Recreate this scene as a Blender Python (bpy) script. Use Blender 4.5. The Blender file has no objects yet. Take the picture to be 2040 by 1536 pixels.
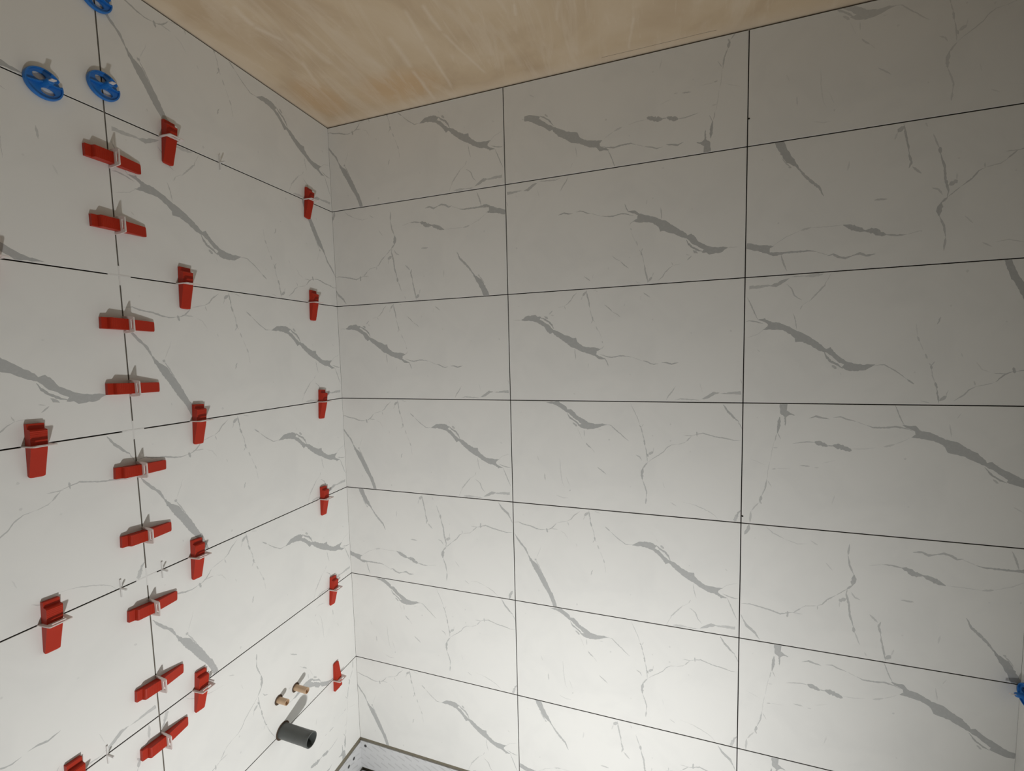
import bpy, bmesh, math, random
import numpy as np
from mathutils import Vector, Matrix
from mathutils.geometry import delaunay_2d_cdt

scene = bpy.context.scene
COL = scene.collection

# ------------------------------------------------------------------ camera
# world: the inner corner of the two tiled walls is x = 0, y = 0; the back wall runs along +x,
# the left wall along -y, the floor is z = 0
Z0 = 2.42
cam_data = bpy.data.cameras.new('camera')
cam = bpy.data.objects.new('camera', cam_data)
COL.objects.link(cam)
cam_data.sensor_width = 36.0
cam_data.sensor_fit = 'HORIZONTAL'
cam_data.lens = 837.61 / 2040 * 36
cam_data.clip_start = 0.02
RX = Vector((0.95009, 0.311072, -0.023726))
RY = Vector((0.000479, -0.077506, -0.996992))
RZ = Vector((-0.311975, 0.947221, -0.073787))
m = Matrix((( RX[0], -RY[0], -RZ[0], 0.9750),
            ( RX[1], -RY[1], -RZ[1], -1.1477),
            ( RX[2], -RY[2], -RZ[2], Z0 - 0.7741),
            (0, 0, 0, 1)))
cam.matrix_world = m
scene.camera = cam

# ------------------------------------------------------------------ world, lights, exposure
world = bpy.data.worlds.new('world')
scene.world = world
world.use_nodes = True
world.node_tree.nodes['Background'].inputs[0].default_value = (0.9, 0.95, 1.0, 1)
world.node_tree.nodes['Background'].inputs[1].default_value = 0.0

def area_light(name, loc, aim, size, power, color, spread=180):
    ld = bpy.data.lights.new(name, 'AREA')
    ld.shape = 'RECTANGLE'; ld.size = size[0]; ld.size_y = size[1]
    ld.energy = power; ld.color = color; ld.spread = math.radians(spread)
    o = bpy.data.objects.new(name, ld); COL.objects.link(o)
    o.location = loc
    d = Vector(aim) - Vector(loc)
    o.rotation_euler = d.to_track_quat('-Z', 'Y').to_euler()
    return o
# the work lamp standing low beside the right-hand wall, aimed at the corner opposite
area_light('work_lamp', (1.30,-1.14,Z0-2.08), (0.03,0.09,Z0-1.50), (0.07, 0.05), 9.9, (1.0, 1.0, 0.99), 135)

scene.view_settings.view_transform = 'Standard'
scene.view_settings.look = 'None'
scene.view_settings.gamma = 1.0
scene.view_settings.use_curve_mapping = False
scene.view_settings.exposure = 0.0

# ------------------------------------------------------------------ helpers
def tag(o, label=None, cat=None, group=None, kind=None):
    if label: o['label'] = label
    if cat: o['category'] = cat
    if group: o['group'] = group
    if kind: o['kind'] = kind
    return o

def mesh_obj(name, verts, faces, mats, parent=None, smooth=False):
    me = bpy.data.meshes.new(name)
    me.from_pydata([tuple(v) for v in verts], [], faces)
    for mt in (mats if isinstance(mats, (list, tuple)) else [mats]):
        me.materials.append(mt)
    if smooth:
        for p in me.polygons: p.use_smooth = True
    me.update()
    o = bpy.data.objects.new(name, me); COL.objects.link(o)
    if parent: o.parent = parent
    return o

def bm_obj(name, bm, mat, parent=None, bevel=0, smooth=False):
    bmesh.ops.recalc_face_normals(bm, faces=bm.faces)
    me = bpy.data.meshes.new(name); bm.to_mesh(me); bm.free()
    me.materials.append(mat)
    if smooth:
        me.shade_smooth()
    o = bpy.data.objects.new(name, me); COL.objects.link(o)
    if parent: o.parent = parent
    if bevel:
        b = o.modifiers.new('bevel', 'BEVEL'); b.width = bevel; b.segments = 2
        b.limit_method = 'ANGLE'; b.angle_limit = math.radians(35)
    return o

def bm_box(bm, a, b):
    vs = [bm.verts.new((x, y, z)) for x in (a[0], b[0]) for y in (a[1], b[1]) for z in (a[2], b[2])]
    for f in ((0,1,3,2), (4,6,7,5), (0,4,5,1), (2,3,7,6), (0,2,6,4), (1,5,7,3)):
        bm.faces.new([vs[i] for i in f])
    return vs

def box(name, a, b, mat, parent=None, bevel=0):
    bm = bmesh.new(); bm_box(bm, a, b)
    return bm_obj(name, bm, mat, parent, bevel)

# ------------------------------------------------------------------ materials
def new_mat(name):
    mt = bpy.data.materials.new(name); mt.use_nodes = True
    nt = mt.node_tree; b = nt.nodes['Principled BSDF']
    return mt, nt, b

def N(nt, t, **kw):
    n = nt.nodes.new(t)
    for k, v in kw.items(): setattr(n, k, v)
    return n

def noise(nt, scale, detail=3, rough=0.5, dist=0.0, vec=None):
    n = N(nt, 'ShaderNodeTexNoise')
    n.inputs['Scale'].default_value = scale; n.inputs['Detail'].default_value = detail
    n.inputs['Roughness'].default_value = rough; n.inputs['Distortion'].default_value = dist
    if vec is not None: nt.links.new(vec, n.inputs['Vector'])
    return n.outputs['Fac']

def ramp(nt, fac, stops):
    r = N(nt, 'ShaderNodeValToRGB')
    while len(r.color_ramp.elements) < len(stops): r.color_ramp.elements.new(0.5)
    for e, (p, c) in zip(r.color_ramp.elements, stops):
        e.position = p; e.color = c if len(c) == 4 else (*c, 1)
    nt.links.new(fac, r.inputs['Fac'])
    return r.outputs['Color']

def mixc(nt, fac, a, b, mode='MIX'):
    mx = N(nt, 'ShaderNodeMix', data_type='RGBA', blend_type=mode)
    for s, v in ((mx.inputs[0], fac), (mx.inputs[6], a), (mx.inputs[7], b)):
        if hasattr(v, 'links'): nt.links.new(v, s)
        elif isinstance(v, (int, float)): s.default_value = v
        else: s.default_value = (*v, 1) if len(v) == 3 else v
    return mx.outputs[2]

def math_n(nt, op, a, b=None, clamp=False):
    n = N(nt, 'ShaderNodeMath', operation=op); n.use_clamp = clamp
    for s, v in zip(n.inputs, (a, b)):
        if v is None: continue
        if hasattr(v, 'links'): nt.links.new(v, s)
        else: s.default_value = v
    return n.outputs[0]

def objcoord(nt, scale=(1, 1, 1), rot=(0, 0, 0)):
    tc = N(nt, 'ShaderNodeTexCoord'); mp = N(nt, 'ShaderNodeMapping')
    nt.links.new(tc.outputs['Object'], mp.inputs['Vector'])
    mp.inputs['Scale'].default_value = scale; mp.inputs['Rotation'].default_value = rot
    return mp.outputs['Vector']

def bump(nt, b, h, strength, dist):
    bn = N(nt, 'ShaderNodeBump'); bn.inputs['Strength'].default_value = strength
    bn.inputs['Distance'].default_value = dist
    nt.links.new(h, bn.inputs['Height']); nt.links.new(bn.outputs['Normal'], b.inputs['Normal'])

# printed marble tile: white glaze; the veins are a per-face print strength carried by the mesh
TILE_BASE = (0.80, 0.797, 0.77)
VEIN_COL = (0.455, 0.462, 0.455)
def tile_material():
    mt, nt, b = new_mat('marble_print_tile')
    at = N(nt, 'ShaderNodeAttribute'); at.attribute_name = 'vein'
    tc = N(nt, 'ShaderNodeTexCoord')
    cloud = ramp(nt, noise(nt, 7, 3, 0.6, 0.6, tc.outputs['Object']),
                 [(0.30, (0.955, 0.957, 0.96)), (0.55, (1, 1, 1))])
    base = mixc(nt, 1.0, TILE_BASE, cloud, 'MULTIPLY')
    grain = noise(nt, 160, 2, 0.6, 0, tc.outputs['Object'])
    g = math_n(nt, 'MULTIPLY_ADD', grain, 0.5); nt.nodes[-1].inputs[2].default_value = 0.75
    vf = math_n(nt, 'MULTIPLY', at.outputs['Fac'], g, clamp=True)
    # tiny printed specks
    vo = N(nt, 'ShaderNodeTexVoronoi'); vo.inputs['Scale'].default_value = 16
    nt.links.new(tc.outputs['Object'], vo.inputs['Vector'])
    sp = ramp(nt, vo.outputs['Distance'], [(0.018, (0.35, 0.35, 0.35)), (0.045, (0, 0, 0))])
    vf = math_n(nt, 'MAXIMUM', vf, sp)
    nt.links.new(mixc(nt, vf, base, VEIN_COL), b.inputs['Base Color'])
    b.inputs['Roughness'].default_value = 0.58
    b.inputs['Specular IOR Level'].default_value = 0.25
    return mt
M_TILE = tile_material()


def simple(name, col, rough, spec=0.5, var=0.06, scale=25, trans=0, bmp=0):
    mt, nt, b = new_mat(name)
    v = objcoord(nt)
    c = mixc(nt, noise(nt, scale, 3, 0.6, 0, v), [x * (1 - var) for x in col], [min(1, x * (1 + var)) for x in col])
    nt.links.new(c, b.inputs['Base Color'])
    b.inputs['Roughness'].default_value = rough
    b.inputs['Specular IOR Level'].default_value = spec
    if trans:
        b.inputs['Subsurface Weight'].default_value = trans
        b.inputs['Subsurface Radius'].default_value = (0.01, 0.006, 0.005)
        b.inputs['Subsurface Scale'].default_value = 0.3
    if bmp: bump(nt, b, noise(nt, scale * 6, 2, 0.5, 0, v), bmp, 0.0005)
    return mt
M_SUB = simple('tile_adhesive_bed', (0.030, 0.026, 0.020), 0.95, 0.1, 0.25, 30)
M_JOINT = simple('grey_adhesive', (0.17, 0.15, 0.125), 0.9, 0.1, 0.3, 50)
M_BISCUIT = simple('tile_body_edge', (0.10, 0.092, 0.08), 0.9, 0.1, 0.1, 40)
M_TRIM = simple('olive_gap_strip', (0.20, 0.18, 0.135), 0.9, 0.1, 0.2, 60)
M_RED = simple('red_plastic', (0.43, 0.026, 0.0085), 0.45, 0.25, 0.05, 40, bmp=0.15)
M_BLUE = simple('blue_plastic', (0.018, 0.175, 0.56), 0.3, 0.5, 0.06, 40)
M_CLIP = simple('translucent_white_plastic', (0.72, 0.66, 0.63), 0.4, 0.4, 0.04, 40, trans=0.25)
M_SPACER = simple('grey_white_spacer_plastic', (0.74, 0.73, 0.71), 0.45, 0.4, 0.04, 60)
M_PIPE = simple('dark_grey_pipe_plastic', (0.085, 0.092, 0.088), 0.38, 0.4, 0.12, 60)
M_COPPER = simple('dull_copper_pipe', (0.60, 0.42, 0.27), 0.5, 0.4, 0.12, 90)
M_HOLE = simple('hole_rim', (0.10, 0.07, 0.05), 0.9, 0.1, 0.2, 60)
M_PLASTER = simple('bare_plaster', (0.55, 0.54, 0.51), 0.9, 0.1, 0.08, 4)
M_FLOOR = simple('dusty_floor', (0.42, 0.40, 0.37), 0.8, 0.2, 0.15, 6)
M_TRAY = simple('white_acrylic_tray', (0.72, 0.73, 0.73), 0.3, 0.4, 0.03, 8)
M_STEEL = simple('dark_steel', (0.05, 0.05, 0.05), 0.5, 0.5, 0.1, 60)

# trowel strokes in the plaster: x0, y0, x1, y1, half width, strength (metres)
STROKES = [(0.523, -0.314, 0.525, -0.231, 0.008, 0.6), (0.525, -0.231, 0.566, -0.061, 0.006, 0.6), (0.478, -0.316, 0.471, -0.216, 0.007, 0.5),
           (0.471, -0.216, 0.457, -0.039, 0.007, 0.6), (0.407, -0.263, 0.395, -0.146, 0.010, 0.55), (0.395, -0.146, 0.389, -0.004, 0.007, 0.6),
           (0.154, -0.443, 0.145, -0.386, 0.010, 0.6), (0.145, -0.386, 0.169, -0.332, 0.009, 0.6), (0.213, -0.345, 0.216, -0.226, 0.012, 0.5),
           (0.157, -0.268, 0.124, -0.163, 0.008, 0.5), (0.938, -0.129, 0.928, -0.024, 0.0045, 0.55), (0.703, -0.249, 0.698, -0.216, 0.006, 0.6),
           (0.793, -0.226, 0.777, -0.172, 0.006, 0.4), (0.604, -0.235, 0.605, -0.117, 0.014, 0.35), (0.30, -0.33, 0.33, -0.16, 0.016, 0.3), (0.65, -0.2, 0.66, -0.05, 0.012, 0.3)]
def ceiling_material():
    mt, nt, b = new_mat('fresh_plaster_ceiling')
    tc = N(nt, 'ShaderNodeTexCoord')
    sx = N(nt, 'ShaderNodeSeparateXYZ'); nt.links.new(tc.outputs['Object'], sx.inputs[0])
    patches = noise(nt, 5.5, 4, 0.55, 0.5, objcoord(nt, (1, 0.75, 1)))
    base = ramp(nt, patches, [(0.34, CE_A), (0.50, CE_B), (0.66, CE_C)])
    # damp orange-brown stain near the corner
    def blob(x, y, rx, ry):
        a = math_n(nt, 'DIVIDE', math_n(nt, 'SUBTRACT', sx.outputs[0], x), rx)
        c = math_n(nt, 'DIVIDE', math_n(nt, 'SUBTRACT', sx.outputs[1], y), ry)
        d = math_n(nt, 'ADD', math_n(nt, 'MULTIPLY', a, a), math_n(nt, 'MULTIPLY', c, c))
        d = math_n(nt, 'ADD', d, math_n(nt, 'MULTIPLY', math_n(nt, 'SUBTRACT', patches, 0.5), 2.2))
        return math_n(nt, 'SUBTRACT', 1.0, d, clamp=True)
    s = math_n(nt, 'MAXIMUM', blob(0.32, -0.095, 0.14, 0.075), math_n(nt, 'MULTIPLY', blob(0.09, -0.13, 0.07, 0.09), 0.8))
    base = mixc(nt, math_n(nt, 'MULTIPLY', s, 0.75), base, CE_O)
    s2 = math_n(nt, 'MAXIMUM', blob(0.085, -0.42, 0.07, 0.16), blob(0.14, -0.33, 0.06, 0.06))
    s2 = math_n(nt, 'MAXIMUM', s2, blob(1.0, -0.11, 0.09, 0.07))
    base = mixc(nt, math_n(nt, 'MULTIPLY', s2, 0.6), base, CE_A)
    # pale trowel sweeps
    st = noise(nt, 9, 5, 0.62, 1.6, objcoord(nt, (1.6, 0.28, 1), (0, 0, math.radians(-14))))
    stf = ramp(nt, st, [(0.52, (0, 0, 0)), (0.64, (0.34, 0.34, 0.34)), (0.72, (0.08, 0.08, 0.08))])
    base = mixc(nt, stf, base, CE_L)
    fine = noise(nt, 22, 5, 0.7, 2.5, objcoord(nt, (1.6, 0.22, 1), (0, 0, math.radians(-9))))
    ff = ramp(nt, fine, [(0.60, (0, 0, 0)), (0.66, (0.30, 0.30, 0.30)), (0.74, (0, 0, 0))])
    base = mixc(nt, ff, base, CE_L)
    # single trowel strokes
    wv = math_n(nt, 'MULTIPLY', math_n(nt, 'SUBTRACT', noise(nt, 14, 3, 0.6, 0, tc.outputs['Object']), 0.5), 0.016)
    acc = None
    for x0, y0, x1, y1, wd, st_ in STROKES:
        t = math_n(nt, 'DIVIDE', math_n(nt, 'SUBTRACT', sx.outputs[1], y0), y1 - y0)
        xl = math_n(nt, 'ADD', math_n(nt, 'MULTIPLY', t, x1 - x0), x0)
        d = math_n(nt, 'ABSOLUTE', math_n(nt, 'ADD', wv, math_n(nt, 'SUBTRACT', sx.outputs[0], xl)))
        f = math_n(nt, 'SUBTRACT', 1.0, math_n(nt, 'DIVIDE', d, wd), clamp=True)
        ends = math_n(nt, 'MULTIPLY', math_n(nt, 'MULTIPLY', t, math_n(nt, 'SUBTRACT', 1.0, t)), 12.0, clamp=True)
        f = math_n(nt, 'MULTIPLY', math_n(nt, 'MULTIPLY', f, ends), st_)
        acc = f if acc is None else math_n(nt, 'MAXIMUM', acc, f)
    base = mixc(nt, acc, base, CE_L)
    # pale filler run along both tiled edges
    wob = math_n(nt, 'MULTIPLY', math_n(nt, 'SUBTRACT', noise(nt, 18, 3, 0.6, 0, tc.outputs['Object']), 0.5), 0.03)
    dx = math_n(nt, 'ADD', sx.outputs[0], wob); dy = math_n(nt, 'SUBTRACT', wob, sx.outputs[1])
    e = math_n(nt, 'MINIMUM', dx, dy)
    ef = math_n(nt, 'SUBTRACT', 1.0, math_n(nt, 'DIVIDE', e, 0.045), clamp=True)
    base = mixc(nt, math_n(nt, 'MULTIPLY', ef, 0.55), base, CE_L)
    # hairline scratch in the filler
    sc = math_n(nt, 'ABSOLUTE', math_n(nt, 'ADD', sx.outputs[1], math_n(nt, 'ADD', 0.020, math_n(nt, 'MULTIPLY', wob, 0.15))))
    scf = math_n(nt, 'MULTIPLY', math_n(nt, 'LESS_THAN', sc, 0.0008),
                 math_n(nt, 'MULTIPLY', math_n(nt, 'GREATER_THAN', sx.outputs[0], 0.86), math_n(nt, 'LESS_THAN', sx.outputs[0], 1.12)))
    base = mixc(nt, math_n(nt, 'MULTIPLY', scf, 0.6), base, (0.16, 0.10, 0.06))
    nt.links.new(base, b.inputs['Base Color'])
    b.inputs['Roughness'].default_value = 0.75
    b.inputs['Specular IOR Level'].default_value = 0.25
    bump(nt, b, st, 0.25, 0.004)
    return mt

def panel_material():
    mt, nt, b = new_mat('white_board_with_dashes')
    # rows of faint slanted dashes printed on the board
    tc = N(nt, 'ShaderNodeTexCoord'); sx = N(nt, 'ShaderNodeSeparateXYZ')
    nt.links.new(tc.outputs['Object'], sx.inputs[0])
    u = math_n(nt, 'ADD', sx.outputs[0], sx.outputs[1])
    w = sx.outputs[2]
    a = math_n(nt, 'ADD', w, math_n(nt, 'MULTIPLY', u, 0.42))
    row = math_n(nt, 'FRACT', math_n(nt, 'DIVIDE', a, 0.019))
    rid = math_n(nt, 'FLOOR', math_n(nt, 'DIVIDE', a, 0.019))
    seg = math_n(nt, 'FRACT', math_n(nt, 'ADD', math_n(nt, 'DIVIDE', u, 0.045), math_n(nt, 'MULTIPLY', rid, 0.37)))
    f = math_n(nt, 'MULTIPLY', math_n(nt, 'LESS_THAN', row, 0.26), math_n(nt, 'LESS_THAN', seg, 0.62))
    f = math_n(nt, 'MULTIPLY', f, math_n(nt, 'MULTIPLY', noise(nt, 30, 2, 0.5, 0, tc.outputs['Object']), 0.5))
    nt.links.new(mixc(nt, f, (0.64, 0.645, 0.65), (0.28, 0.28, 0.28)), b.inputs['Base Color'])
    b.inputs['Roughness'].default_value = 0.3
    return mt

# ------------------------------------------------------------------ vein print (mm in tile face, from its top left)
VEINS = {
'X': '''P100 0 0 36,73 44,68 52,62 63,62 77,60 85,65 95,66 90,73 105,83 116,90 120,94 129,104 140,108 160,119 172,123 181,128 191,129 195,139 208,150 225,155 242,155 257,160 247,166 245,174 253,180 261,182 270,187 251,187 241,178 221,171 201,163 187,156 177,152 160,138 143,126 131,117 127,111 118,115 108,104 101,93 79,80 65,76 47,76
S100 4.5 1 90,68 101,72 117,82 126,92 130,101
P80 0 0 103,65 112,68 115,75 108,73
S45 1.8 1 15,72 37,73
S90 2.7 1 255,174 271,180 284,183 307,179 326,181 336,183
S45 1.3 1 334,182 350,188 366,195
S85 2.6 1 364,193 373,195 384,201 392,203 403,201
S90 3.2 1 410,199 421,199 434,203 451,199
S70 2.1 1 187,156 188,172 190,187
S80 2.3 1 267,184 273,195 277,207
S30 2.4 1 224,198 222,210
S50 2.0 1 253,161 262,157 266,151
S55 2.6 1 260,138 263,145
S30 1.3 1 245,98 257,123 262,137
S80 3.0 1 220,2 223,18 227,35 229,50
S50 1.7 1 229,50 233,69 236,82
S75 3.0 1 236,72 237,84
S60 1.7 1 237,82 232,91
S60 1.6 1 236,82 242,87
S50 2.0 1 245,98 249,111
S70 4.8 0.5 220,5 215,11 210,17
S30 2.7 1 210,17 206,28
S40 1.3 1 238,3 251,8
S70 2.1 1 196,6 186,14 179,25 168,36 160,41
S35 1.4 1 160,41 142,44
S50 2.0 1 160,41 164,50
S75 2.5 1 128,51 117,61
S50 1.7 1 121,63 131,65
S75 2.5 1 267,43 279,53 288,63
S60 1.6 1 288,63 300,70 309,79
S65 2.7 1 366,18 383,32
S25 1.3 1 361,24 358,37
S20 3.8 1 319,44 319,51
S65 2.5 1 445,259 435,275 427,285 422,296
S60 3.2 1 442,295 456,292 471,293 485,294 503,295
P80 0 0 503,294 517,284 531,274 546,276 534,281 520,290
P70 0 0 541,277 562,276 576,273 593,272 594,280 576,279 560,279
S30 1.2 1 501,251 508,276
S50 1.9 1 592,240 596,254
S30 4.0 1 567,122 572,126
S30 2.8 1 181,280 188,282''',
'Y': '''P100 0 0 100,3 140,0 152,9 162,15 164,23 174,22 185,30 190,39 209,48 221,57 240,61 260,59 273,62 257,67 240,74 223,76 202,73 192,65 203,62 192,52 180,44 168,33 157,27 143,17 126,8
S95 4.3 1 164,33 171,45 183,53 192,60 200,68
S75 4.6 0.4 179,59 191,69
S35 1.7 1 248,77 258,77
S80 2.4 1 270,61 283,64 296,77 309,87 319,97 330,105
S60 1.6 1 333,2 342,22 350,39 358,62
S85 4.3 0.4 356,61 361,68
S50 1.6 1 367,57 361,66
S80 2.9 1 360,67 363,82
S70 2.2 1 363,82 368,98
S85 3.5 1 367,97 370,115
S80 2.2 1 370,115 373,128 376,158
S85 4.9 0.4 374,136 378,145
S70 5.8 0.5 379,138 391,130
S35 1.9 1 390,131 392,118
S80 2.8 1 377,159 369,169 364,178
S90 5.7 1 365,174 362,190 363,207
S75 2.9 1 363,205 369,223 374,240 373,257
S75 3.2 1 373,255 372,273
S75 1.9 1 376,160 389,149 405,138 417,128 423,119 435,110 450,108
S55 1.6 1 450,108 465,104 471,99
S70 2.5 1 470,100 483,86
S80 2.5 1 480,85 496,80 509,77 524,81 538,85 553,87 567,89 581,93 596,91
S75 3.2 1 495,73 496,86
S55 1.9 1 465,84 487,85
S65 2.7 1 346,141 357,146 362,156
S75 2.9 1 214,114 222,123 231,130
S30 1.8 1 231,130 239,140
S75 2.9 1 245,180 256,188 269,199
S50 2.8 1 210,78 211,96
S30 1.4 1 192,74 205,105
S25 3.0 1 75,157 81,172
S55 3.0 1 96,207 98,229
S35 2.2 1 141,158 142,190 147,229 154,243
S30 1.8 1 158,212 168,238
S40 2.2 1 128,268 150,275 164,274
S50 4.5 1 167,251 170,253
S35 4.8 1 275,103 280,103
S35 4.6 1 431,99 435,100
S30 4.6 1 431,56 435,57
S85 4.5 1 555,3 566,21 580,36 590,45
S70 2.0 1 588,44 594,55 598,65
S50 2.0 1 433,262 448,272
S20 1.0 1 460,258 481,263
S55 1.7 1 478,261 499,267 523,277 540,288 546,297
S80 4.0 1 599,267 592,275 588,287
S60 7.3 0.5 590,280 584,298
S25 1.6 1 414,210 419,226''',
'Z': '''S90 5.4 1 2,94 11,109 20,120 35,137 45,159
P100 0 0 41,152 56,169 69,177 76,191 85,205 93,218 104,243 116,264 121,282 126,299 115,299 110,286 101,262 87,242 76,222 72,214 59,193 48,172
S70 2.4 1 64,165 73,180 85,206
S70 6.6 0.4 62,163 67,167
S30 1.4 1 66,162 77,137 82,122
S80 3.1 1 -1,59 16,57 28,62 52,65 69,71 84,73 100,70
S80 5.4 1 99,67 102,79
S80 2.8 1 101,71 114,65 129,49
S60 2.3 1 113,66 132,67
S45 1.8 1 129,48 145,43 160,39
S70 2.4 1 159,40 171,32 180,20 196,8
S50 3.0 1 161,41 164,52
S25 1.9 1 138,69 152,76 163,93
S80 2.8 1 220,2 224,25 226,36
S80 4.0 1 225,34 229,49
S50 1.8 1 229,48 234,63 236,78
S75 5.8 0.4 220,8 208,19
S40 2.4 1 210,17 205,31
S45 1.8 1 236,3 253,8
S75 3.5 1 236,76 237,87
S60 1.7 1 237,85 230,94
S50 1.9 1 237,85 241,90
S55 2.9 1 244,99 248,111
S30 1.5 1 250,115 259,137
S55 2.9 1 259,137 263,149
S25 1.8 1 263,149 266,178
S65 3.1 1 230,173 227,180 225,189
S80 3.3 1 265,44 279,56
S75 2.2 1 278,55 293,69 308,80 320,88 339,87
P100 0 0 336,89 346,82 354,76 375,74 391,77 400,83 394,90 404,94 416,106 430,118 443,121 458,133 477,143 492,144 493,152 502,162 519,172 537,174 559,175 550,182 549,187 556,194 570,199 555,202 547,194 525,190 507,181 489,170 474,162 452,146 437,133 430,125 421,129 415,120 405,108 389,96 377,92 360,88
S95 4.9 1 397,80 408,90 421,97 429,108 433,118
S75 5.3 0.3 409,80 418,88
S80 2.7 1 559,189 572,194 586,197 596,196
S75 2.5 1 569,197 576,212 584,232 593,253
S35 1.6 1 554,179 569,165 594,156
S60 1.9 1 490,172 492,192 498,211
S45 2.1 1 484,218 479,229
S30 1.3 1 479,229 465,238
S60 3.0 1 466,236 450,255 437,270 433,280
S40 1.5 1 434,278 424,297
S65 2.7 1 481,240 496,251 502,268 512,279
S50 6.4 1 440,296 462,294 476,294
S60 2.8 1 474,295 502,295
P80 0 0 500,295 520,282 533,273 548,277 538,281 523,288
P65 0 0 545,278 564,273 589,272 590,280 567,280 550,280
S30 2.0 1 399,64 402,72
S30 2.6 1 564,122 570,128
S25 3.0 1 184,102 187,111
S40 2.8 1 72,255 73,261
S30 5.5 1 182,281 187,282''',
'W': '''P100 0 0 54,-1 73,-1 81,20 92,39 103,60 106,70 96,58 79,47 65,24
S85 5.5 1 102,62 114,80 130,98 144,111 153,132
S60 2.6 1 69,35 77,47 87,59
S60 5.7 0.4 83,58 89,60
S80 3.7 1 294,2 300,33 304,53 306,67
S75 4.1 1 305,65 310,83 306,95
S75 7.3 0.4 295,7 284,17
S35 3.1 1 284,18 279,33
S60 4.2 1 312,93 328,109
S30 3.3 1 200,63 197,84
S35 2.3 1 331,6 335,16
S55 2.7 1 345,31 351,49 357,64
S80 6.3 1 357,60 358,74
S80 4.1 1 358,72 366,100 369,128 375,152 373,165
S70 7.7 0.5 375,140 389,132
S35 2.7 1 388,131 387,117
S80 3.9 1 374,164 363,175
S90 8.4 1 364,173 361,188 361,201
S75 3.7 1 361,200 370,222 374,246
S70 4.0 1 374,246 372,274
S55 3.2 1 347,141 358,146 365,158
S70 2.3 1 373,164 395,145
S75 2.7 1 395,145 413,131 422,118 432,113
S50 1.9 1 432,113 456,108 467,101
S70 2.6 1 465,102 482,86
S55 2.6 1 432,113 431,103
S80 3.3 1 479,88 494,84 509,79 527,84 551,89 575,93 595,91
S75 4.5 1 494,73 493,89
S50 2.0 1 461,86 484,87
S85 5.8 1 553,4 565,21 582,35 591,51
S60 2.9 1 590,49 596,63
S95 10.5 1 192,200 202,204 216,211 235,218
S95 11.5 1 232,217 250,219 259,226 271,230
S80 3.1 1 267,229 289,233 308,233
S35 1.6 1 307,233 334,227
S35 1.8 1 192,200 154,200 130,199
S50 3.8 1 110,203 131,198
S35 1.7 1 110,203 82,214 56,231
S60 3.9 1 247,153 271,154
P100 0 0 1,220 10,222 28,228 44,229 58,232 49,237 50,246 62,249 76,253 57,256 39,247 24,241 10,237 0,233
S90 4.1 1 51,246 72,250 92,250 127,250 142,253
S40 2.0 1 141,253 165,263
S80 4.4 1 164,265 175,262 184,269 198,273 212,269
S80 4.5 1 210,269 225,265 236,271 253,269
S70 3.7 1 72,253 78,275 85,293
S45 2.7 1 434,263 450,273
S40 1.7 1 455,264 476,261 505,271
S55 2.2 1 503,270 529,283 544,297
S80 6.9 1 591,272 583,286 581,299
S35 2.3 1 403,205 418,223
S30 4.9 1 64,181 67,182''',
'V': '''P95 0 0 77,0 92,0 92,16 100,21 110,27 97,26 91,31 91,43 89,56 87,31 78,23
S95 5.9 1 77,31 76,52 73,71
S60 1.8 1 74,70 81,85
S60 2.1 1 72,72 68,91
S35 1.5 1 67,91 62,117 60,139
S35 1.8 1 59,141 55,162 54,185
S70 3.0 1 53,184 50,208 42,228
S80 5.4 1 42,227 39,243
S50 1.9 1 54,187 64,204
S60 4.0 1 37,237 43,248
S55 2.9 1 37,245 28,256 21,267
S60 4.3 1 20,268 19,285 18,298
S85 3.9 1 137,33 151,28 163,31 178,34
S75 2.9 1 185,30 199,28 213,34 229,38
S40 1.6 1 229,38 249,46
S85 3.8 1 249,46 261,51 282,51 302,48 320,51 334,56
S70 2.3 1 105,95 123,91 137,89 152,90
S95 9.9 1 150,89 162,92 176,98
S80 2.3 1 175,97 189,96
S95 10.4 0.6 186,95 204,99 223,106
S35 1.6 1 221,102 247,101 268,97
S45 4.4 1 282,95 303,88
S35 1.5 1 302,88 316,81 329,72
S60 3.4 1 121,146 142,148
S40 2.7 1 151,150 160,150
S60 3.4 1 63,159 72,158
S30 1.4 1 72,157 101,156
S25 1.3 1 166,139 194,130
S25 1.4 1 16,136 48,150
S35 3.8 1 320,121 325,119
S30 1.9 1 188,236 193,213
S40 2.2 1 397,39 402,68
S35 1.6 1 416,15 409,27
S35 2.6 1 510,213 526,223
S35 2.7 1 65,106 75,106
P100 0 0 315,44 328,45 339,45 347,55 368,60 391,73 412,78 429,91 447,101 457,112 463,120 472,119 487,132 509,144 531,156 541,157 539,169 522,170 496,161 498,155 473,136 458,127 443,119 423,109 397,102 389,87 371,77 353,74 332,71 339,64 339,57 323,50
S90 3.7 1 459,130 471,146 486,157 497,162
S60 4.6 0.4 474,156 483,164
S50 2.0 1 540,161 547,164
S75 2.4 1 299,-4 306,15 312,31 319,46''',
}


def parse(text):
    out = []
    for line in text.strip().split('\n'):
        p = line.split()
        out.append((p[0][0], int(p[0][1:]) / 100, float(p[1]), float(p[2]),
                    [tuple(float(c) for c in q.split(',')) for q in p[3:]]))
    return out
DESIGN = {k: parse(v) for k, v in VEINS.items()}

def resample(pts, step, closed):
    P = [np.array(p) for p in pts]
    if closed: P = P + [P[0]]
    out = []
    for a, b in zip(P[:-1], P[1:]):
        n = max(1, int(np.linalg.norm(b - a) / step))
        for i in range(n): out.append(a + (b - a) * i / n)
    if not closed: out.append(P[-1])
    return np.array(out)

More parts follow.
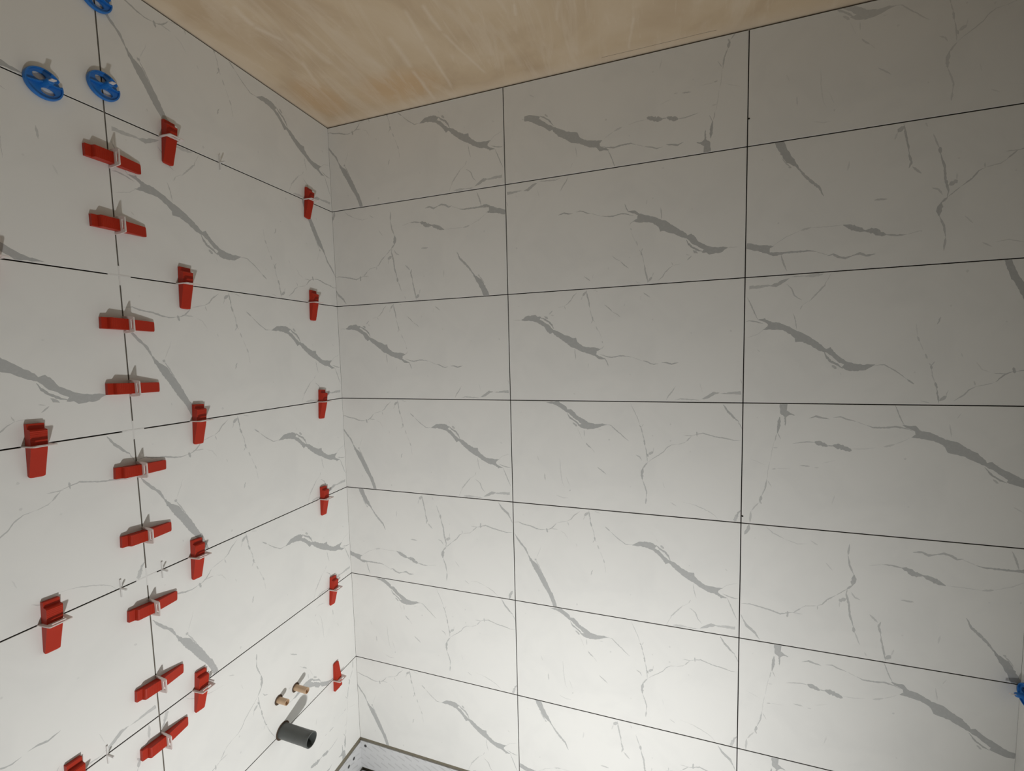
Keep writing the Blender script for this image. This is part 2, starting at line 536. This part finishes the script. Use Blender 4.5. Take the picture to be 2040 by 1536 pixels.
def outlines(key):
    """closed polygons (n,2) with strength, in mm"""
    res = []
    rnd = np.random.default_rng(sum(ord(c) for c in key) * 7)
    for kind, st, w, tp, pts in DESIGN[key]:
        if kind == 'P':
            q = resample(pts, 3.5, True)
            q = q + rnd.normal(0, 0.5, q.shape)
        else:
            c = resample(pts, 3.0, False)
            if len(c) < 3: c = resample(pts, max(0.8, np.linalg.norm(np.array(pts[0]) - np.array(pts[-1])) / 4), False)
            n = len(c)
            t = np.gradient(c, axis=0); L = np.linalg.norm(t, axis=1, keepdims=True); L[L == 0] = 1
            nr = np.stack([-t[:, 1], t[:, 0]], 1) / L
            s = np.linspace(0, 1, n)
            # full in the middle, tapered over the outer part of each end
            end = 0.12 + 0.88 * np.clip(np.minimum(s, 1 - s) / (0.28 * tp + 1e-6), 0, 1)
            if w > 4: end = np.clip(end, 0.12, 1) ** 0.8
            hw = 0.5 * w * end * (1 + rnd.uniform(-0.28, 0.28, n))
            c = c + nr * rnd.normal(0, 0.22, (n, 1))
            q = np.concatenate([c + nr * hw[:, None], (c - nr * hw[:, None])[::-1]])
        res.append((st, q))
    return res

def inside(poly, pts):
    x, y = pts[:, 0], pts[:, 1]; r = np.zeros(len(pts), bool)
    px, py = poly[:, 0], poly[:, 1]; qx, qy = np.roll(px, -1), np.roll(py, -1)
    for i in range(len(poly)):
        c = (py[i] > y) != (qy[i] > y)
        with np.errstate(divide='ignore', invalid='ignore'):
            xi = (qx[i] - px[i]) * (y - py[i]) / (qy[i] - py[i]) + px[i]
        r ^= c & (x < xi)
    return r

TW, TH, TD = 0.5973, 0.2990, 0.0085
_cache = {}
def tile_mesh(key, rot, u0, u1, v0, v1, gain=1.0):
    """tile in its own plane: X along the face, Z up, front face at Y = 0, body behind at +Y; mm crop window"""
    ck = (key, rot, round(u0), round(u1), round(v0), round(v1), gain)
    if ck in _cache: return _cache[ck]
    W, Hh = TW * 1000, TH * 1000
    polys = []
    for st, q in outlines(key):
        if rot: q = np.array([W, Hh]) - q
        if q[:, 0].max() < u0 + .5 or q[:, 0].min() > u1 - .5 or q[:, 1].max() < v0 + .5 or q[:, 1].min() > v1 - .5: continue
        polys.append((st, q))
    verts = [Vector((u0, v0)), Vector((u1, v0)), Vector((u1, v1)), Vector((u0, v1))]
    edges = [(0, 1), (1, 2), (2, 3), (3, 0)]
    for st, q in polys:
        b = len(verts); n = len(q)
        verts += [Vector((float(x), float(y))) for x, y in q]
        edges += [(b + i, b + (i + 1) % n) for i in range(n)]
    # a coarse lattice keeps the triangles of the plain ground well shaped
    r = delaunay_2d_cdt(verts, edges, [], 0, 1e-3, False)
    V = np.array([(v.x, v.y) for v in r[0]]); F = [f for f in r[2]]
    cen = np.array([V[list(f)].mean(0) for f in F])
    keep = (cen[:, 0] > u0) & (cen[:, 0] < u1) & (cen[:, 1] > v0) & (cen[:, 1] < v1)
    F = [f for f, k in zip(F, keep) if k]; cen = cen[keep]
    s = np.zeros(len(F))
    for st, q in polys:
        s = np.maximum(s, inside(q, cen) * st)
    s = np.minimum(1, s * gain)
    used = sorted({i for f in F for i in f}); mp = {i: k for k, i in enumerate(used)}
    vs = [(V[i][0] / 1000, 0.0, -V[i][1] / 1000) for i in used]
    fs = []
    for f in F:
        a, b_, c = [V[i] for i in f[:3]]
        cr = (b_[0] - a[0]) * (c[1] - a[1]) - (b_[1] - a[1]) * (c[0] - a[0])
        idx = [mp[i] for i in f]
        fs.append(idx if cr < 0 else idx[::-1])
        # front must face -Y
    nfront = len(fs)
    # chamfered rim and body
    e = 0.0004
    b0 = len(vs)
    A = (u0 / 1000, -v1 / 1000, u1 / 1000, -v0 / 1000)
    ring = lambda d, y: [(A[0] - d, y, A[1] - d), (A[2] + d, y, A[1] - d), (A[2] + d, y, A[3] + d), (A[0] - d, y, A[3] + d)]
    vs += ring(0, 0) + ring(e, e * 1.2) + ring(e, TD)
    for k in (0, 4):
        for i in range(4):
            j = (i + 1) % 4
            fs.append([b0 + k + i, b0 + k + 4 + i, b0 + k + 4 + j, b0 + k + j])
    fs.append([b0 + 8, b0 + 11, b0 + 10, b0 + 9])
    me = bpy.data.meshes.new('tile')
    me.from_pydata(vs, [], fs)
    me.materials.append(M_TILE); me.materials.append(M_BISCUIT)
    me.polygons.foreach_set('material_index', [0] * (nfront + 4) + [1] * (len(fs) - nfront - 4))
    at = me.attributes.new('vein', 'FLOAT', 'FACE')
    vals = np.zeros(len(fs), dtype=np.float32); vals[:nfront] = s
    at.data.foreach_set('value', vals)
    me.update()
    _cache[ck] = me
    return me

# ------------------------------------------------------------------ the room shell
CEIL = Z0 - 0.0405
PITCH = 0.302
XR = 1.7327                 # right-hand wall face
YF = -1.95                  # wall behind the camera
HG = 0.0015                 # half of a joint
COLX = [(0.5898 - TW, 0.0004, 0.5895), (0.5925, 0.5925, 1.1898), (1.1928, 1.1928, XR - 0.0001)]
# left wall columns: (full tile near edge, near edge, far edge) in y
COLY = [(-0.5958, -0.5958, 0.0), (-0.5988 - TW, -0.5988 - TW, -0.5988), (-1.1991 - TW, -1.1991 - TW, -1.1991)]
SB = TD                    # adhesive bed lies this far behind the tile faces
TILE_BOTTOM = Z0 - 2.1139

wall_back = box('wall_back', (-0.12, SB, TILE_BOTTOM - 0.0), (XR + 0.12, SB + 0.1, CEIL), M_SUB)
tag(wall_back, 'back wall covered in three columns of white grey-veined marble tiles', kind='structure')
wall_left = box('wall_left', (-SB - 0.1, YF, TILE_BOTTOM), (-SB, SB, CEIL), M_SUB)
tag(wall_left, 'left wall of marble tiles held by red wedges', kind='structure')
wall_right = box('wall_right', (XR + SB, YF, 0), (XR + SB + 0.1, SB, CEIL), M_SUB)
tag(wall_right, 'right wall meeting the back wall at the edge of the picture', kind='structure')
wall_front = box('wall_front', (-0.12, YF - 0.1, 0), (XR + 0.12, YF, CEIL), M_PLASTER)
tag(wall_front, 'plaster wall behind the camera', kind='structure')
floor = box('floor', (-0.12, YF - 0.1, -0.1), (XR + 0.12, SB + 0.1, 0), M_FLOOR)
tag(floor, 'dusty floor', kind='structure')
CE_A = (0.615, 0.465, 0.31); CE_B = (0.71, 0.56, 0.385); CE_C = (0.755, 0.61, 0.44); CE_L = (0.82, 0.70, 0.56); CE_O = (0.68, 0.465, 0.265)
ceiling = box('ceiling', (-0.12, YF - 0.1, CEIL), (XR + 0.12, SB + 0.1, CEIL + 0.1), ceiling_material())
tag(ceiling, 'freshly plastered tan and brown ceiling', kind='structure')

rnd = random.Random(4)
def lay(parent, key, rot, row, ufull, ua, ub, place, gain=1.0):
    top = Z0 - 0.0445 if row == 1 else Z0 - (row - 1) * PITCH - HG
    full_top = Z0 - (row - 1) * PITCH - HG
    bot = Z0 - row * PITCH + HG
    v0 = (full_top - top) * 1000
    me = tile_mesh(key, rot, (ua - ufull) * 1000, (ub - ufull) * 1000, v0, (full_top - bot) * 1000, gain)
    o = bpy.data.objects.new('tile', me); COL.objects.link(o)
    o.parent = parent
    o.matrix_world = place(ufull, full_top, rnd.uniform(-0.0001, 0.0003))
    return o
def on_back(u, z, d):  return Matrix.Translation((u, d, z))
def on_left(u, z, d):                                        # tile X -> world +y, tile Y (inwards) -> world -x
    return Matrix(((0, -1, 0, -d), (1, 0, 0, u), (0, 0, 1, z), (0, 0, 0, 1)))
def on_right(u, z, d):                                       # tile X -> world -y, tile Y (inwards) -> world +x
    return Matrix(((0, 1, 0, XR + d), (-1, 0, 0, -u), (0, 0, 1, z), (0, 0, 0, 1)))

BACK = ["Z Vr Y", "Wr Xr W", "X X Zr", "Z Y V", "W Z Wr", "Y Y V", "Z W V"]
for r, line in enumerate(BACK, 1):
    for (uf, ua, ub), d in zip(COLX, line.split()):
        lay(wall_back, d[0], 'r' in d, r, uf, ua, ub, on_back, 0.6 if (r, d) == (1, 'Y') else 1.0)  # top right tile: veins printed fainter, glare on its glaze put into the colour
LEFT = ["Z Yr X", "Zr Yr W", "Z Xr V", "Z Y X", "Z X Yr", "Yr Vr Z", "Vr W Y"]
for r, line in enumerate(LEFT, 1):
    for (uf, ua, ub), d in zip(COLY, line.split()):
        lay(wall_left, d[0], 'r' in d, r, uf, ua, ub, on_left)
RIGHT = ["X Z W", "Y V Z", "W X Y", "Zr W X", "X Y V", "W Z Yr", "Y X W"]
for r, line in enumerate(RIGHT, 1):
    for k, d in enumerate(line.split()):
        u0 = 0.0001 + k * 0.6003
        lay(wall_right, d[0], 'r' in d, r, u0, u0, u0 + TW, on_right)

# ------------------------------------------------------------------ board below the last row of tiles
M_PANEL = panel_material()
PT = Z0 - 2.1245
bb = box('wall_panel', (0.0, -0.001, PT - 0.100), (XR, SB + 0.1, PT), M_PANEL)
tag(bb, 'white board strip with faint grey dashes below the back wall tiles', 'board')
lb = box('wall_panel', (-SB - 0.1, YF, PT - 0.130), (-0.0, SB + 0.1, PT - 0.006), M_PANEL)
tag(lb, 'white board strip with screws below the left wall tiles', 'board')
# adhesive squeezed forward in the vertical joint of the left wall
jf = box('joint_filling', (-SB, -0.5988, TILE_BOTTOM), (-0.0016, -0.5958, CEIL - 0.004), M_JOINT, wall_left)
# recess line between tiles and board
fl = box('trim_1', (-SB - 0.1, YF, 0), (-0.003, SB + 0.1, TILE_BOTTOM), M_TRIM)
tag(fl, 'olive-brown gap under the left wall tiles', kind='structure')
fb = box('trim_2', (-0.006, 0.003, 0), (XR + 0.1, SB + 0.1, TILE_BOTTOM), M_TRIM)
tag(fb, 'olive-brown gap under the back wall tiles', kind='structure')
def screw(parent, loc, n):
    bm = bmesh.new()
    bmesh.ops.create_cone(bm, cap_ends=True, segments=14, radius1=0.0056, radius2=0.004, depth=0.002)
    o = bm_obj('screw', bm, M_STEEL, parent)
    q = Vector(n).to_track_quat('Z', 'Y').to_matrix().to_4x4()
    o.matrix_world = Matrix.Translation(loc) @ q
    return o
screw(bb, (0.021, -0.0015, Z0 - 2.140), (0, -1, 0))
screw(lb, (0.0005, -0.038, Z0 - 2.158), (1, 0, 0))
screw(lb, (0.0005, -0.064, Z0 - 2.162), (1, 0, 0))
# tub standing in the alcove, its rim just under the frame
bm = bmesh.new()
vs = []
RIM = PT - 0.104
for (d, z) in ((0.0, 0.0), (0.0, RIM), (0.055, RIM), (0.085, RIM - 0.03), (0.13, 0.12), (0.20, 0.08)):
    ring = [bm.verts.new(p) for p in ((0.002 + d, -0.70 + d, z), (XR - 0.002 - d, -0.70 + d, z), (XR - 0.002 - d, -0.003 - d, z), (0.002 + d, -0.003 - d, z))]
    vs.append(ring)
for a, b in zip(vs[:-1], vs[1:]):
    for i in range(4):
        bm.faces.new([a[i], a[(i + 1) % 4], b[(i + 1) % 4], b[i]])
bm.faces.new(vs[-1])
bm.faces.new(vs[0][::-1])
tub = bm_obj('bathtub', bm, M_TRAY, None, bevel=0.008)
tag(tub, 'white tub whose rim runs along the foot of the walls', 'bathtub')

# ------------------------------------------------------------------ levelling wedges and clips on the left wall
def frame(origin, xdir, zdir):
    x = Vector(xdir).normalized(); z = Vector(zdir).normalized(); y = z.cross(x)
    return Matrix(((x[0], y[0], z[0], origin[0]), (x[1], y[1], z[1], origin[1]), (x[2], y[2], z[2], origin[2]), (0, 0, 0, 1)))

def prism_profile(bm, prof, hw0, hw1):
    """prof: (length, height) outline; width tapers with length"""
    Lm = max(p[0] for p in prof)
    w = lambda l: hw0 + (hw1 - hw0) * l / Lm
    a = [bm.verts.new((l, -w(l), h)) for l, h in prof]
    b = [bm.verts.new((l, w(l), h)) for l, h in prof]
    n = len(prof)
    for i in range(n):
        bm.faces.new([a[i], a[(i + 1) % n], b[(i + 1) % n], b[i]])
    bm.faces.new(a[::-1]); bm.faces.new(b)

def make_wedge():
    """local x runs from the thin end (0) to the thick end (90 mm), z away from the tiles"""
    bm = bmesh.new()
    prof = [(0.0, 0.0), (0.090, 0.0), (0.090, 0.0070), (0.0815, 0.0080), (0.0800, 0.0150), (0.0780, 0.0164)]
    l = 0.0770
    while l > 0.049:                                    # fine grip ribs on the block
        h = 0.0160 - (0.077 - l) * 0.040
        prof += [(l, h), (l - 0.0011, h - 0.0003), (l - 0.0013, h)]
        l -= 0.0032
    prof += [(0.047, 0.0145), (0.002, 0.0052), (0.0, 0.0040)]
    prism_profile(bm, prof, 0.0098, 0.0108)
    me = bpy.data.meshes.new('wedge_body')
    o = bm_obj('leveling_wedge', bm, M_RED)
    # round the two corners of the thin end
    bmm = bmesh.new(); bmm.from_mesh(o.data)
    es = [e for e in bmm.edges if all(v.co.x < 0.0021 for v in e.verts) and abs(e.verts[0].co.y - e.verts[1].co.y) < 1e-6 and abs(e.verts[0].co.x - e.verts[1].co.x) < 1e-6]
    bmesh.ops.bevel(bmm, geom=es, offset=0.0042, segments=3, affect='EDGES', profile=0.5)
    bmm.to_mesh(o.data); bmm.free()
    b = o.modifiers.new('bevel', 'BEVEL'); b.width = 0.0006; b.segments = 2; b.limit_method = 'ANGLE'; b.angle_limit = math.radians(50)
    return o

def make_clip(h=0.031):
    """plate standing in the joint: x along the joint, z out of the wall; window for the wedge, slot above it"""
    bm = bmesh.new()
    t = 0.0009
    outer = [(-0.0165, -0.008), (0.0165, -0.008), (0.0165, 0.012), (0.0150, h - 0.0015), (0.0135, h), (-0.0135, h), (-0.0150, h - 0.0015), (-0.0165, 0.012)]
    win = [(-0.0122, 0.0002), (0.0122, 0.0002), (0.0118, 0.0168), (-0.0118, 0.0168)]
    slot = [(-0.0095, 0.0222), (0.0095, 0.0222), (0.0088, h - 0.0038), (-0.0088, h - 0.0038)]
    verts = [Vector(p) for p in outer + win + slot]
    n0, n1 = len(outer), len(win)
    edges = [(i, (i + 1) % n0) for i in range(n0)] + [(n0 + i, n0 + (i + 1) % 4) for i in range(4)] + [(n0 + 4 + i, n0 + 4 + (i + 1) % 4) for i in range(4)]
    r = delaunay_2d_cdt(verts, edges, [], 0, 1e-6, False)
    V = [(v.x, v.y) for v in r[0]]
    cen = np.array([np.mean([V[i] for i in f], axis=0) for f in r[2]])
    ok = inside(np.array(outer), cen) & ~inside(np.array(win), cen) & ~inside(np.array(slot), cen)
    lo = [bm.verts.new((x, -t, z)) for x, z in V]; hi = [bm.verts.new((x, t, z)) for x, z in V]
    cnt = {}
    for f, k in zip(r[2], ok):
        if not k: continue
        bm.faces.new([lo[i] for i in f]); bm.faces.new([hi[i] for i in f][::-1])
        for i in range(len(f)):
            e = (f[i], f[(i + 1) % len(f)]); key = tuple(sorted(e)); cnt[key] = cnt.get(key, 0) + 1
    for (i, j), c in cnt.items():
        if c == 1: bm.faces.new([lo[i], lo[j], hi[j], hi[i]])
    o = bm_obj('leveling_clip', bm, M_CLIP)
    return o

wedge0, clip0 = make_wedge(), make_clip()
first = [True]
NX = (1, 0, 0)
def put(kind0, used, name, mat4, label, cat, group):
    o = kind0 if not used[0] else kind0.copy()
    if used[0]: COL.objects.link(o)
    used[0] = True
    o.matrix_world = mat4
    return tag(o, label, cat, group)
uw, uc = [False], [False]
def wedge_clip(y, z, dirv, label_w, label_c, slide=0.052, tilt=0.0, clip_shift=0.0, lean=0.0):
    """(y, z) is where the clip stands on the joint; dirv points from the wedge's thin to its thick end (in y, z)"""
    d = Vector((0, dirv[0], dirv[1])).normalized()
    d = Matrix.Rotation(tilt, 3, 'X') @ d
    base = Vector((0.0007, y, z)) - d * slide
    ww = frame(base, d, NX)
    put(wedge0, uw, 'leveling_wedge', ww, label_w, 'wedge', 'red levelling wedges on the left wall')
    j = Vector((0, 0, 1)) if abs(dirv[0]) > abs(dirv[1]) else Vector((0, 1, 0))
    zc = Vector((1, 0, 0))
    if lean:
        zc = Matrix.Rotation(lean, 3, j) @ zc
    cc = frame(Vector((0.0, y, z)) + j * clip_shift, j, zc)
    put(clip0, uc, 'leveling_clip', cc, label_c, 'clip', 'clips pinched by the red wedges')

YJ = -0.5973
VZ = [(-0.3869, -1.5, 'topmost'), (-0.5104, 0.5, 'second from the top'), (-0.6986, -3.5, 'third from the top'),
      (-0.8227, -3.5, 'fourth from the top'), (-0.9854, -6, 'fifth from the top'), (-1.1201, -4.5, 'sixth from the top'),
      (-1.2720, -7.5, 'third from the bottom'), (-1.4379, -7, 'second from the bottom'), (-1.5625, -4, 'lowest')]
for z, t, w in VZ:
    wedge_clip(YJ, Z0 + z, (-1, 0), 'red wedge lying across the vertical joint, %s of the nine' % w,
               'white clip over the %s red wedge on the vertical joint' % w, slide=0.0505, tilt=math.radians(t * 0.55))
H = lambda k: Z0 - k * PITCH
# (y of the clip, joint number, tilt in degrees, thick end up, words)
HZ = [(-0.4900, 1, -4.5, 1, 'on the highest horizontal joint, beside the vertical joint', 'on the highest horizontal joint, left one'),
      (-0.1050, 1, -6.5, 1, 'on the highest horizontal joint, near the corner', 'on the highest horizontal joint, near the corner'),
      (-0.4800, 2, -2.5, 1, 'on the second horizontal joint, right of the vertical joint', 'on the second horizontal joint, right of the vertical joint'),
      (-0.1090, 2, -3.0, 1, 'on the second horizontal joint, near the corner', 'on the second horizontal joint, near the corner'),
      (-0.7730, 2, -1.0, 1, 'cut off by the left edge on the second joint', 'cut off by the left edge on the second joint'),
      (-0.7400, 3, -2.0, 1, 'far left on the third horizontal joint', 'far left on the third horizontal joint'),
      (-0.4740, 3, -3.5, 1, 'on the third horizontal joint, right of the vertical joint', 'on the third horizontal joint, right of the vertical joint'),
      (-0.0960, 3, -4.5, 1, 'on the third horizontal joint, near the corner', 'on the third horizontal joint, near the corner'),
      (-0.7440, 4, -2.5, 1, 'far left on the fourth horizontal joint', 'far left on the fourth horizontal joint'),
      (-0.5010, 4, -3.0, 1, 'on the fourth horizontal joint, right of the vertical joint', 'on the fourth horizontal joint, right of the vertical joint'),
      (-0.1120, 4, -2.5, 1, 'on the fourth horizontal joint, near the corner', 'on the fourth horizontal joint, near the corner'),
      (-0.7370, 5, -2.0, 1, 'cut off by the bottom edge of the picture', 'cut off by the bottom edge of the picture'),
      (-0.5160, 5, -5.5, 1, 'on the fifth horizontal joint, right of the vertical joint', 'on the fifth horizontal joint, right of the vertical joint'),
      (-0.0950, 5, -6.0, 1, 'on the fifth horizontal joint, near the corner', 'on the fifth horizontal joint, near the corner'),
      (-0.1010, 6, -2.0, 0, 'standing thin end up beside the copper pipes', 'on the wedge beside the copper pipes')]
for y, k, t, up, lw, lc in HZ:
    wedge_clip(y, H(k), (0, 1 if up else -1), 'red wedge %s' % lw, 'white clip on the red wedge %s' % lc if 'the wedge' not in lc else 'white clip %s' % lc,
               slide=0.0535 if up else 0.052, tilt=math.radians(t), clip_shift=0.0015)

# ------------------------------------------------------------------ blue screw-down levellers
def make_spinner():
    root = bpy.data.objects.new('spin_leveler', None); COL.objects.link(root)
    root.empty_display_size = 0.02
    # disc with two oval windows, a notch in the rim, a raised rim and a central post
    R_ = 0.0248
    outer = []
    for i in range(72):
        a = 2 * math.pi * i / 72
        r = R_
        if 0.16 < a < 0.42: r = R_ * 0.86              # rim notch
        outer.append((r * math.cos(a), r * math.sin(a)))
    def oval(cx, cy, rx, ry, n=24):
        return [(cx + rx * math.cos(2 * math.pi * i / n), cy + ry * math.sin(2 * math.pi * i / n)) for i in range(n)]
    holes = [oval(-0.0035, 0.0108, 0.0088, 0.0062), oval(0.0035, -0.0108, 0.0092, 0.0058)]
    verts, edges = [], []
    for lp in [outer] + holes:
        b = len(verts); verts += [Vector(p) for p in lp]; edges += [(b + i, b + (i + 1) % len(lp)) for i in range(len(lp))]
    r = delaunay_2d_cdt(verts, edges, [], 0, 1e-6, False)
    V = [(v.x, v.y) for v in r[0]]
    cen = np.array([np.mean([V[i] for i in f], axis=0) for f in r[2]])
    ok = inside(np.array(outer), cen)
    for h in holes: ok &= ~inside(np.array(h), cen)
    bm = bmesh.new(); T0, T1 = 0.0006, 0.0046
    lo = [bm.verts.new((x, y, T0)) for x, y in V]; hi = [bm.verts.new((x, y, T1)) for x, y in V]
    cnt = {}
    for f, k in zip(r[2], ok):
        if not k: continue
        bm.faces.new([lo[i] for i in f]); bm.faces.new([hi[i] for i in f][::-1])
        for i in range(len(f)):
            key = tuple(sorted((f[i], f[(i + 1) % len(f)]))); cnt[key] = cnt.get(key, 0) + 1
    for (i, j), c in cnt.items():
        if c == 1: bm.faces.new([lo[i], lo[j], hi[j], hi[i]])
    bm_obj('cap_disc', bm, M_BLUE, root, bevel=0.0006)
    # raised rim
    bm = bmesh.new(); n = 64; prof = [(0.0215, 0.0046), (0.0222, 0.0074), (0.0240, 0.0074), (0.0248, 0.0046)]
    rings = []
    for i in range(n + 1):
        a = 0.45 + (2 * math.pi - 0.32) * i / n
        rings.append([bm.verts.new((q * math.cos(a), q * math.sin(a), h)) for q, h in prof])
    for a_, b_ in zip(rings[:-1], rings[1:]):
        for i in range(4): bm.faces.new([a_[i], a_[(i + 1) % 4], b_[(i + 1) % 4], b_[i]])
    bm.faces.new(rings[0]); bm.faces.new(rings[-1][::-1])
    bm_obj('rim', bm, M_BLUE, root)
    # grip: tapering central post with two thin wings along the bridge between the windows
    bm = bmesh.new(); n = 20
    rr = [(0.0060, 0.0046), (0.0052, 0.010), (0.0048, 0.0235), (0.0040, 0.0245)]
    ring = [[bm.verts.new((q * math.cos(2 * math.pi * i / n), q * math.sin(2 * math.pi * i / n), h)) for i in range(n)] for q, h in rr]
    for a_, b_ in zip(ring[:-1], ring[1:]):
        for i in range(n): bm.faces.new([a_[i], a_[(i + 1) % n], b_[(i + 1) % n], b_[i]])
    bm.faces.new(ring[-1]); bm.faces.new(ring[0][::-1])
    for sgn in (-1, 1):
        pr = [(0.003, 0.0046), (0.0225, 0.0046), (0.0225, 0.0080), (0.0130, 0.0090), (0.003, 0.0140)]
        a_ = [bm.verts.new((sgn * x, -0.0011, z)) for x, z in pr]; b_ = [bm.verts.new((sgn * x, 0.0011, z)) for x, z in pr]
        for i in range(5): bm.faces.new([a_[i], a_[(i + 1) % 5], b_[(i + 1) % 5], b_[i]])
        bm.faces.new(a_[::-1]); bm.faces.new(b_)
    bm_obj('grip', bm, M_BLUE, root, bevel=0.0004)
    s = box('stem', (-0.0033, -0.0009, -0.006), (0.0033, 0.0009, 0.0335), M_CLIP, root, bevel=0.0004)
    s['label'] = 'white translucent stem tip'
    return root
sp0 = make_spinner()
def copy_tree(o, parent=None):
    c = o.copy(); COL.objects.link(c); c.parent = parent
    for ch in list(o.children): copy_tree(ch, c)
    return c
def spinner(o, y, z, rot, label, normal=(1, 0, 0), x=0.0005):
    ref = Vector((0, 1, 0)) if normal[0] > 0 else Vector((0, -1, 0))
    f = frame((x, y, z), ref, normal) @ Matrix.Rotation(rot, 4, 'Z')
    o.matrix_world = f
    tag(o, label, 'leveler', 'blue screw-down tile levellers')
G = 'blue screw-down tile levellers'
SP = [(-0.6829, -0.3010, 0.12, 'blue round leveller on the highest horizontal joint, far left'),
      (-0.5972, -0.2560, 0.02, 'blue round leveller on the vertical joint just above the joint crossing'),
      (-0.5972, -0.0985, -0.1, 'blue round leveller cut off by the top edge of the picture')]
for i, (y, z, rt, lb_) in enumerate(SP):
    o = sp0 if i == 0 else copy_tree(sp0)
    spinner(o, y, Z0 + z, rt, lb_)
o = copy_tree(sp0)
spinner(o, -0.0275, Z0 - 1.515, 0.6, 'blue round leveller at the right edge on the right-hand wall', (-1, 0, 0), XR - 0.0005)

# ------------------------------------------------------------------ cross spacers
def make_cross(arm=0.0185, w=0.00135, th=0.0016):
    bm = bmesh.new()
    o = [(-w, -arm), (w, -arm), (w, -w), (arm, -w), (arm, w), (w, w), (w, arm), (-w, arm), (-w, w), (-arm, w), (-arm, -w), (-w, -w)]
    a = [bm.verts.new((x, y, -th)) for x, y in o]; b = [bm.verts.new((x, y, th)) for x, y in o]
    for i in range(12): bm.faces.new([a[i], a[(i + 1) % 12], b[(i + 1) % 12], b[i]])
    bm.faces.new(a[::-1]); bm.faces.new(b)
    return bm_obj('cross_spacer', bm, M_SPACER)
cross0 = make_cross(); ucs = [False]
# pressed flat into the joint crossings of the vertical joint
for k, w in ((2, 'second'), (3, 'third'), (4, 'fourth')):
    # the flush ones are spacers lying in the joint, their faces just behind the tile faces
    f = frame((-0.0014, YJ, H(k)), (0, 1, 0), NX)
    put(cross0, ucs, 'cross_spacer', f, 'pale cross spacer pressed flush where the %s horizontal joint crosses the vertical one' % w, 'spacer', 'flush cross spacers')
# stuck in on edge, one leg in the joint, two against the tiles and one sticking out
stand0 = make_cross(0.0175, 0.0014, 0.0012); us = [False]
for y, k, w in ((-0.3745, 1, 'on the highest horizontal joint between two wedges'),
                (-0.6422, 4, 'on the fourth joint, left of the vertical joint'),
                (-0.5694, 4, 'on the fourth joint, just right of the vertical joint'),
                (-0.6868, 5, 'on the lowest visible left joint, left of the vertical joint'),
                (-0.4945, 5, 'touching a red wedge on the fifth joint')):
    f = frame((0.0016, y, H(k)), (0, 0, 1), (0, 1, 0))
    put(stand0, us, 'cross_spacer', f, 'pale cross spacer on edge %s' % w, 'spacer', 'cross spacers standing on edge')

# ------------------------------------------------------------------ pipe stubs coming through the left wall
def tube(bm, prof, n=40):
    rings = [[bm.verts.new((x, r * math.cos(2 * math.pi * i / n), r * math.sin(2 * math.pi * i / n))) for i in range(n)] for x, r in prof]
    for a, b in zip(rings[:-1], rings[1:]):
        for i in range(n): bm.faces.new([a[i], a[(i + 1) % n], b[(i + 1) % n], b[i]])
    return rings
def hole_ring(y, z, r, parent):
    bm = bmesh.new()
    rg = tube(bm, [(0.0002, r * 0.5), (0.0004, r)])
    bmesh.ops.triangle_fill(bm, edges=[]) if False else None
    bm.faces.new(rg[0])
    o = bm_obj('cut_hole', bm, M_HOLE, parent)
    o.location = (0, 0, 0)
    return o
def pipe(name, y, z, r, L, t, mat, label, hole, bead=None):
    bm = bmesh.new()
    prof = [(-0.008, r)]
    if bead: prof += [(L - bead[0], r), (L - bead[0] + 0.001, r + bead[1]), (L - 0.0005, r + bead[1])]
    prof += [(L - 0.0004, r), (L, r - t * 0.3), (L, r - t * 0.8), (L - 0.001, r - t), (0.002, r - t)]
    rg = tube(bm, prof)
    bm.faces.new(rg[-1])
    root = bpy.data.objects.new(name, None); COL.objects.link(root); root.empty_display_size = 0.02
    root.location = (0, y, z)
    o = bm_obj('pipe_body', bm, mat, root)
    for p in o.data.polygons: p.use_smooth = True
    o.data.set_sharp_from_angle(angle=math.radians(35)) if hasattr(o.data, 'set_sharp_from_angle') else None
    hole_ring(y, z, hole, root)
    return tag(root, label, 'pipe')
pipe('waste_pipe', -0.3085, Z0 - 1.8068, 0.0187, 0.1005, 0.0024, M_PIPE, 'short dark grey plastic waste pipe sticking out of the left wall', 0.0228, (0.014, 0.0006))
pipe('copper_pipe', -0.2572, Z0 - 1.7205, 0.0079, 0.0430, 0.0012, M_COPPER, 'longer copper pipe stub nearer the corner, above the grey waste pipe', 0.0125, (0.010, 0.0004))
pipe('copper_pipe', -0.3152, Z0 - 1.7105, 0.0077, 0.0310, 0.0012, M_COPPER, 'shorter copper pipe stub, left of the other one', 0.0128)

# ------------------------------------------------------------------ crumbs of adhesive squeezed out of the joints
def crumb(u, z, s, seed):
    bm = bmesh.new(); bmesh.ops.create_icosphere(bm, subdivisions=1, radius=s)
    r = random.Random(seed)
    for v in bm.verts: v.co *= r.uniform(0.7, 1.2)
    o = bm_obj('adhesive_crumb', bm, M_SUB, wall_back)
    o.matrix_world = Matrix.Translation((u, -0.0002, z))
crumb(1.1935, Z0 - 0.240, 0.0022, 1)
crumb(1.1938, Z0 - 1.190, 0.0024, 2)
